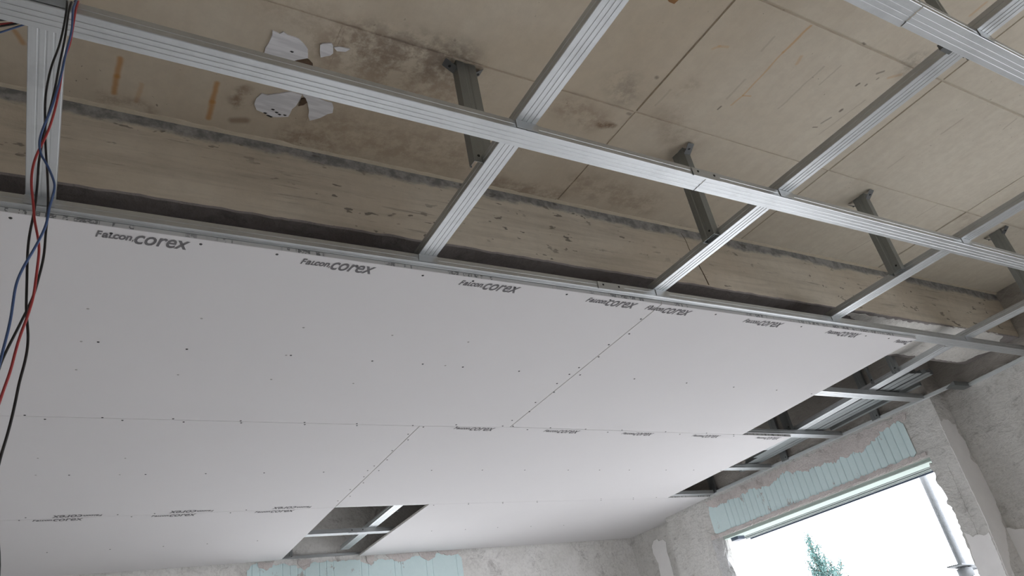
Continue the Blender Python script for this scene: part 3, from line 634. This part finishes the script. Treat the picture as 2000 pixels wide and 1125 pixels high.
# printed logo -----------------------------------------------------------
def text_mesh(body, size, shear, offset):
    cu = bpy.data.curves.new('t', 'FONT'); cu.body = body; cu.size = size; cu.shear = shear; cu.offset = offset; cu.extrude = .0; cu.resolution_u = 3
    t = bpy.data.objects.new('t', cu); COL.objects.link(t)
    bpy.context.view_layer.update()
    me = bpy.data.meshes.new_from_object(t.evaluated_get(bpy.context.evaluated_depsgraph_get())); bpy.data.objects.remove(t)
    return me
def logo_mesh(lo=0, hi=1):
    """falcon, corex: 0.207 long; optionally only the stretch lo..hi"""
    bm = bmesh.new()
    spec = [('F', .036, 0.0, .0150, 1.0), ('a', .036, .0135, .0135, 1.1), ('L', .029, .0270, .0115, 1), ('con', .036, .0370, .0410, 1.1), (',', .034, .0775, .0035, 1), ('corex', .072, .083, .124, 1.08)]
    for body, size, x0, wid, ex in spec:
        me = text_mesh(body, size, .28, size*(.017 if body == 'corex' else .034))
        xs = [v.co.x for v in me.vertices]; a, b = min(xs), max(xs); sc = wid/(b-a)
        hs = sc if body == 'corex' else sc
        for v in me.vertices:
            v.co.x = x0+(v.co.x-a)*sc; v.co.y = v.co.y*ex+(0 if body == 'corex' else .010)
            if body == 'corex': v.co.y -= .0
        bm.from_mesh(me); bpy.data.meshes.remove(me)
    if lo > 0: bmesh.ops.bisect_plane(bm, geom=bm.verts[:]+bm.edges[:]+bm.faces[:], plane_co=(lo*.207, 0, 0), plane_no=(-1, 0, 0), clear_outer=True)
    if hi < 1: bmesh.ops.bisect_plane(bm, geom=bm.verts[:]+bm.edges[:]+bm.faces[:], plane_co=(hi*.207, 0, 0), plane_no=(1, 0, 0), clear_outer=True)
    me = bpy.data.meshes.new('printed_logo'); bm.to_mesh(me); bm.free(); me.materials.append(M_INK); return me
LOGO = logo_mesh()
def logo(parent, p, q, flip=False, me=None):
    """baseline from p to q on the underside; readable from below"""
    o = bpy.data.objects.new('printed_logo', me or LOGO); COL.objects.link(o)
    d = Vector((q[0]-p[0], q[1]-p[1], 0)).normalized()
    n = Vector((0, 0, -1)); up = n.cross(d)
    m = Matrix((( d.x, up.x, n.x, p[0]), (d.y, up.y, n.y, p[1]), (d.z, up.z, n.z, H-.0006), (0, 0, 0, 1)))
    o.matrix_world = m; o.parent = parent; return o
by = 1.677
for x in (.003, .488, .965, 1.438): logo(b1, (x-.002, by), (x+.2, by-.004))
logo(b1, (1.69, by-.001), (1.9, by-.004), me=logo_mesh(0, .235))
logo(b2, (1.69, by-.001), (1.9, by-.004), me=logo_mesh(.235, 1))
for x in (2.178, 2.664): logo(b2, (x, by-.002), (x+.2, by-.006))
logo(b2, (3.135, by-.002), (3.335, by-.006), me=logo_mesh(0, .5))
for x, y in ((1.488, 2.828), (1.972, 2.834), (2.455, 2.842), (2.952, 2.850), (3.46, 2.858)): logo(b4, (x, y), (x+.2, y+.003))
for x, y in ((-.095, 4.090), (.405, 4.078), (.900, 4.066)): logo(b5, (x, y), (x+.2, y-.005))
for x, y in ((.186, 3.988), (.684, 3.972), (1.180, 3.958)): logo(b3, (x, y), (x-.2, y+.005))

# ------------------------------------------------------------------ paper remnants on the slab
GP = 'torn white paper remnants stuck to the slab'
def paper(pts, seed, label):
    o = flat_patch('paper_remnant', pts, 'z', TOPZ-.003, .004, M_PAPER, None, .012, .0025, seed); return tag(o, label, 'torn paper', GP)
paper([(0.317, 1.260, 3.080), (0.333, 1.261, 3.080), (0.341, 1.254, 3.080), (0.354, 1.258, 3.080), (0.371, 1.260, 3.080), (0.383, 1.260, 3.080), (0.396, 1.271, 3.080), (0.410, 1.288, 3.080), (0.418, 1.314, 3.080), (0.404, 1.321, 3.080), (0.384, 1.336, 3.080), (0.349, 1.352, 3.080), (0.315, 1.340, 3.080), (0.316, 1.303, 3.080), (0.320, 1.284, 3.080)], 41, 'large torn white paper piece above the long channel')
paper([(0.435, 1.263, 3.080), (0.442, 1.253, 3.080), (0.458, 1.248, 3.080), (0.469, 1.254, 3.080), (0.476, 1.276, 3.080), (0.469, 1.286, 3.080), (0.447, 1.300, 3.080), (0.439, 1.283, 3.080)], 42, 'small rounded white paper scrap above the long channel')
paper([(0.472, 1.255, 3.080), (0.481, 1.249, 3.080), (0.510, 1.247, 3.080), (0.501, 1.258, 3.080), (0.482, 1.263, 3.080)], 43, 'tiny pointed white paper scrap crossing a slab joint')
paper([(0.331, 1.516, 3.080), (0.333, 1.495, 3.080), (0.342, 1.476, 3.080), (0.383, 1.460, 3.080), (0.412, 1.439, 3.080), (0.440, 1.441, 3.080), (0.440, 1.463, 3.080), (0.438, 1.485, 3.080), (0.429, 1.504, 3.080), (0.425, 1.533, 3.080), (0.408, 1.543, 3.080), (0.384, 1.547, 3.080), (0.362, 1.542, 3.080), (0.340, 1.535, 3.080)], 44, 'torn white paper piece with black specks below the long channel')
paper([(0.442, 1.440, 3.080), (0.481, 1.439, 3.080), (0.525, 1.444, 3.080), (0.535, 1.478, 3.080), (0.509, 1.508, 3.080), (0.488, 1.528, 3.080), (0.478, 1.513, 3.080), (0.472, 1.487, 3.080), (0.461, 1.466, 3.080)], 45, 'torn white paper piece at the right, hanging below the long channel')
flat_patch('cavity', [(0.382, 1.338, 3.080), (0.394, 1.323, 3.080), (0.415, 1.313, 3.080), (0.427, 1.320, 3.080), (0.441, 1.340, 3.080), (0.420, 1.345, 3.080)], 'z', TOPZ-.0025, .004, M_HOLE, ceiling, .012, .003, 46)
flat_patch('cavity', [(0.442, 1.485, 3.080), (0.444, 1.456, 3.080), (0.453, 1.450, 3.080), (0.460, 1.464, 3.080), (0.452, 1.476, 3.080)], 'z', TOPZ-.0035, .004, M_HOLE, ceiling, .012, .002, 47)
for i, pt in enumerate([(0.365, 1.539, 3.080), (0.375, 1.546, 3.080), (0.381, 1.519, 3.080), (0.393, 1.527, 3.080), (0.402, 1.532, 3.080), (0.416, 1.530, 3.080), (0.382, 1.548, 3.080), (0.376, 1.305, 3.080)]):
    x, y, z = pt; flat_patch('black_speck', [(x-.005, y, z), (x-.001, y-.0022, z), (x+.005, y-.001, z), (x+.001, y+.0025, z)], 'z', TOPZ-.0045, .002, M_SCREW, ceiling, 0, 0, 50+i)

flat_patch('rust_fragment', [(1.211, 0.801, 3.080), (1.229, 0.809, 3.080), (1.246, 0.809, 3.080), (1.250, 0.792, 3.080), (1.232, 0.779, 3.080)], 'z', TOPZ-.003, .004, simple('rusty_brown', (.26, .13, .05), .9, var=.3), ceiling, .012, .002, 61)
# ------------------------------------------------------------------ wires
GW = 'loose electric wires hanging over the channel'
def wire(back, px, label, c, off):
    pts = [Vector(p) for p in px]
    for p in pts[1:]: p.y += off
    top = [Vector(p) for p in back]
    o = tube('electric_wire', [tuple(p) for p in top+pts], .0017, M_WIRE[c]); return tag(o, label, 'wire', GW)
ZT = HC+.0295
wire([(-.62, 1.30, ZT+.03), (-.40, 1.22, ZT+.012), (-.22, 1.13, ZT+.012), (-.12, 1.085, ZT+.004), (-.092, 1.05, ZT+.002), (-.088, 1.018, ZT)],
 [(-0.085, 1.006, 2.684), (-0.084, 1.006, 2.641), (-0.085, 1.006, 2.586), (-0.090, 1.006, 2.554), (-0.091, 1.006, 2.520), (-0.091, 1.006, 2.487), (-0.088, 1.006, 2.453), (-0.084, 1.006, 2.425), (-0.081, 1.006, 2.398), (-0.076, 1.006, 2.367), (-0.070, 1.006, 2.333), (-0.065, 1.006, 2.298), (-0.061, 1.006, 2.267), (-0.059, 1.006, 2.221), (-0.056, 1.006, 2.189), (-0.058, 1.006, 2.159), (-0.060, 1.006, 2.124), (-0.066, 1.006, 2.098), (-0.072, 1.006, 2.071), (-0.077, 1.006, 2.050), (-0.081, 1.006, 2.032), (-0.084, 1.006, 2.008), (-0.086, 1.006, 1.964), (-0.083, 1.006, 1.901), (-0.077, 1.006, 1.797)], 'black wire on the right of the twisted bundle', 'black', 0)
wire([(-.62, 1.36, ZT+.02), (-.42, 1.27, ZT+.004), (-.24, 1.16, ZT+.004), (-.12, 1.085, ZT+.006), (-.085, 1.05, ZT+.005), (-.080, 1.016, ZT)],
 [(-0.082, 1.000, 2.672), (-0.078, 1.000, 2.606), (-0.080, 1.000, 2.541), (-0.079, 1.000, 2.502), (-0.080, 1.000, 2.453), (-0.082, 1.000, 2.426), (-0.083, 1.000, 2.398), (-0.082, 1.000, 2.363), (-0.082, 1.000, 2.336), (-0.079, 1.000, 2.309), (-0.077, 1.000, 2.277), (-0.076, 1.000, 2.246), (-0.077, 1.000, 2.214), (-0.075, 1.000, 2.182), (-0.070, 1.000, 2.143), (-0.066, 1.000, 2.104), (-0.063, 1.000, 2.086), (-0.058, 1.000, 2.064), (-0.056, 1.000, 2.039), (-0.057, 1.000, 2.017), (-0.059, 1.000, 1.996), (-0.059, 1.000, 1.976), (-0.060, 1.000, 1.946), (-0.062, 1.000, 1.921), (-0.065, 1.000, 1.896), (-0.065, 1.000, 1.863), (-0.056, 1.000, 1.817), (-0.048, 1.000, 1.789), (-0.046, 1.000, 1.762)], 'black wire that reaches lowest in the bundle', 'black', -.004)
wire([(-.62, 1.33, ZT+.025), (-.41, 1.245, ZT+.008), (-.23, 1.145, ZT+.008), (-.11, 1.085, ZT+.008), (-.078, 1.05, ZT+.006), (-.070, 1.014, ZT)],
 [(-0.071, 0.995, 2.687), (-0.071, 0.995, 2.659), (-0.070, 0.995, 2.610), (-0.070, 0.995, 2.574), (-0.074, 0.995, 2.555), (-0.074, 0.995, 2.526), (-0.073, 0.995, 2.493), (-0.073, 0.995, 2.461), (-0.074, 0.995, 2.429), (-0.076, 0.995, 2.403), (-0.079, 0.995, 2.380), (-0.084, 0.995, 2.356), (-0.087, 0.995, 2.334), (-0.087, 0.995, 2.308), (-0.083, 0.995, 2.281), (-0.078, 0.995, 2.260), (-0.074, 0.995, 2.234), (-0.068, 0.995, 2.214), (-0.062, 0.995, 2.190), (-0.061, 0.995, 2.169), (-0.060, 0.995, 2.141), (-0.059, 0.995, 2.118), (-0.060, 0.995, 2.102), (-0.062, 0.995, 2.081), (-0.066, 0.995, 2.057), (-0.068, 0.995, 2.032), (-0.069, 0.995, 2.007), (-0.072, 0.995, 1.986), (-0.074, 0.995, 1.970), (-0.077, 0.995, 1.940), (-0.081, 0.995, 1.885)], 'red wire twisted through the bundle', 'red', -.008)
wire([(-.62, 1.41, ZT+.0), (-.43, 1.33, ZT-.012), (-.26, 1.20, ZT-.004), (-.13, 1.09, ZT+.006), (-.082, 1.05, ZT+.008), (-.074, 1.012, ZT+.002)],
 [(-0.073, 0.990, 2.678), (-0.075, 0.990, 2.658), (-0.072, 0.990, 2.628), (-0.070, 0.990, 2.602), (-0.072, 0.990, 2.562), (-0.073, 0.990, 2.539), (-0.073, 0.990, 2.516), (-0.074, 0.990, 2.483), (-0.076, 0.990, 2.450), (-0.079, 0.990, 2.418), (-0.083, 0.990, 2.393), (-0.085, 0.990, 2.369), (-0.083, 0.990, 2.352), (-0.079, 0.990, 2.339), (-0.073, 0.990, 2.330), (-0.066, 0.990, 2.316), (-0.059, 0.990, 2.299), (-0.056, 0.990, 2.288), (-0.057, 0.990, 2.270), (-0.059, 0.990, 2.247), (-0.058, 0.990, 2.230), (-0.060, 0.990, 2.212), (-0.064, 0.990, 2.194), (-0.068, 0.990, 2.177), (-0.073, 0.990, 2.160), (-0.077, 0.990, 2.143), (-0.080, 0.990, 2.124), (-0.079, 0.990, 2.097), (-0.078, 0.990, 2.071), (-0.079, 0.990, 2.046), (-0.080, 0.990, 2.028), (-0.081, 0.990, 2.004), (-0.083, 0.990, 1.958)], 'blue wire that bows out to the right of the bundle', 'blue', -.012)

# ------------------------------------------------------------------ outside
r = bpy.data.objects.new('steel_prop', None); COL.objects.link(r); px_, py_ = 4.80, 2.758; r.location = (px_, py_, -.25); tag(r, 'weathered steel prop standing outside the big window', 'steel prop')
def cyl(name, x, y, z0, z1, rad, mat, parent, seg=20):
    bm = bmesh.new(); bmesh.ops.create_cone(bm, cap_ends=True, segments=seg, radius1=rad, radius2=rad, depth=z1-z0)
    me = bpy.data.meshes.new(name); bm.to_mesh(me); bm.free(); me.materials.append(mat)
    for p in me.polygons: p.use_smooth = len(p.vertices) == 4
    o = bpy.data.objects.new(name, me); COL.objects.link(o); o.location = (x, y, (z0+z1)/2); o.parent = parent; return o
cyl('inner_tube', 0, 0, .0, 2.95, .024, M_STEEL_PIPE, r); cyl('outer_tube', 0, 0, 0, 2.07, .032, M_STEEL_PIPE, r)
cyl('collar', 0, 0, 2.04, 2.09, .045, M_STEEL_PIPE, r)
box('top_plate', (-.07, -.07, 2.95), (.07, .07, 2.958), M_STEEL_PIPE, r); box('base_plate', (-.07, -.07, 0), (.07, .07, .008), M_STEEL_PIPE, r)
o = box('collar_plate', (-.09, -.05, -.004), (.09, .05, .004), M_STEEL_PIPE, r); o.location = (0, 0, 2.10); o.rotation_euler = (0, .12, 0)
tube('handle', [(0, 0, 2.075), (.05, -.07, 2.075), (.06, -.14, 2.055)], .007, M_STEEL_PIPE, r)

# tree beyond the window
t = bpy.data.objects.new('young_tree', None); COL.objects.link(t); t.location = (25, 19.7, -.25); tag(t, 'slim pale green tree top seen through the bright window', 'tree')
tube('trunk', [(0, 0, 0), (.05, .02, 2.2), (-.03, 0, 4.2), (.0, 0, 5.5)], .05, M_BARK, t)
rt = random.Random(12); V = []; F = []
tips = []
for (ty, th, nb, sp) in ((-.18, 5.72, 8, .16), (.20, 5.05, 6, .16), (-.62, 4.85, 6, .14), (-.95, 4.50, 5, .14), (.55, 4.55, 5, .14), (-.30, 4.7, 5, .2), (.85, 4.1, 4, .15), (-1.25, 4.0, 4, .15)):
    for k in range(nb):
        zt = th-(k/nb)*1.5; sx = sp*(.15+k/nb*1.6)
        tips.append((Vector((rt.uniform(-.1, .1), ty*.35, zt-1.0)), Vector((rt.gauss(0, .3), ty+rt.uniform(-sx, sx), zt))))
for i, (a, b) in enumerate(tips):
    tube('branch', [tuple(a), tuple(a.lerp(b, .5)+Vector((0, 0, -.05))), tuple(b)], .014, M_BARK, t, 4)
    n = int(95+110*(b-a).length)
    for j in range(n):
        s_ = rt.random()**.5; c = a.lerp(b, s_)+Vector((rt.gauss(0, .06), rt.gauss(0, .06), rt.gauss(0, .09)))
        u = Vector((rt.gauss(0, 1), rt.gauss(0, 1), rt.gauss(0, 1))).normalized()*rt.uniform(.03, .055); w = u.cross(Vector((rt.gauss(0, 1), rt.gauss(0, 1), rt.gauss(0, 1)))).normalized()*.022
        k = len(V); V += [c-u, c+w, c+u, c-w]; F.append((k, k+1, k+2, k+3))
fo = mesh_obj('foliage', V, F, M_LEAF, t); fo['kind'] = 'stuff'
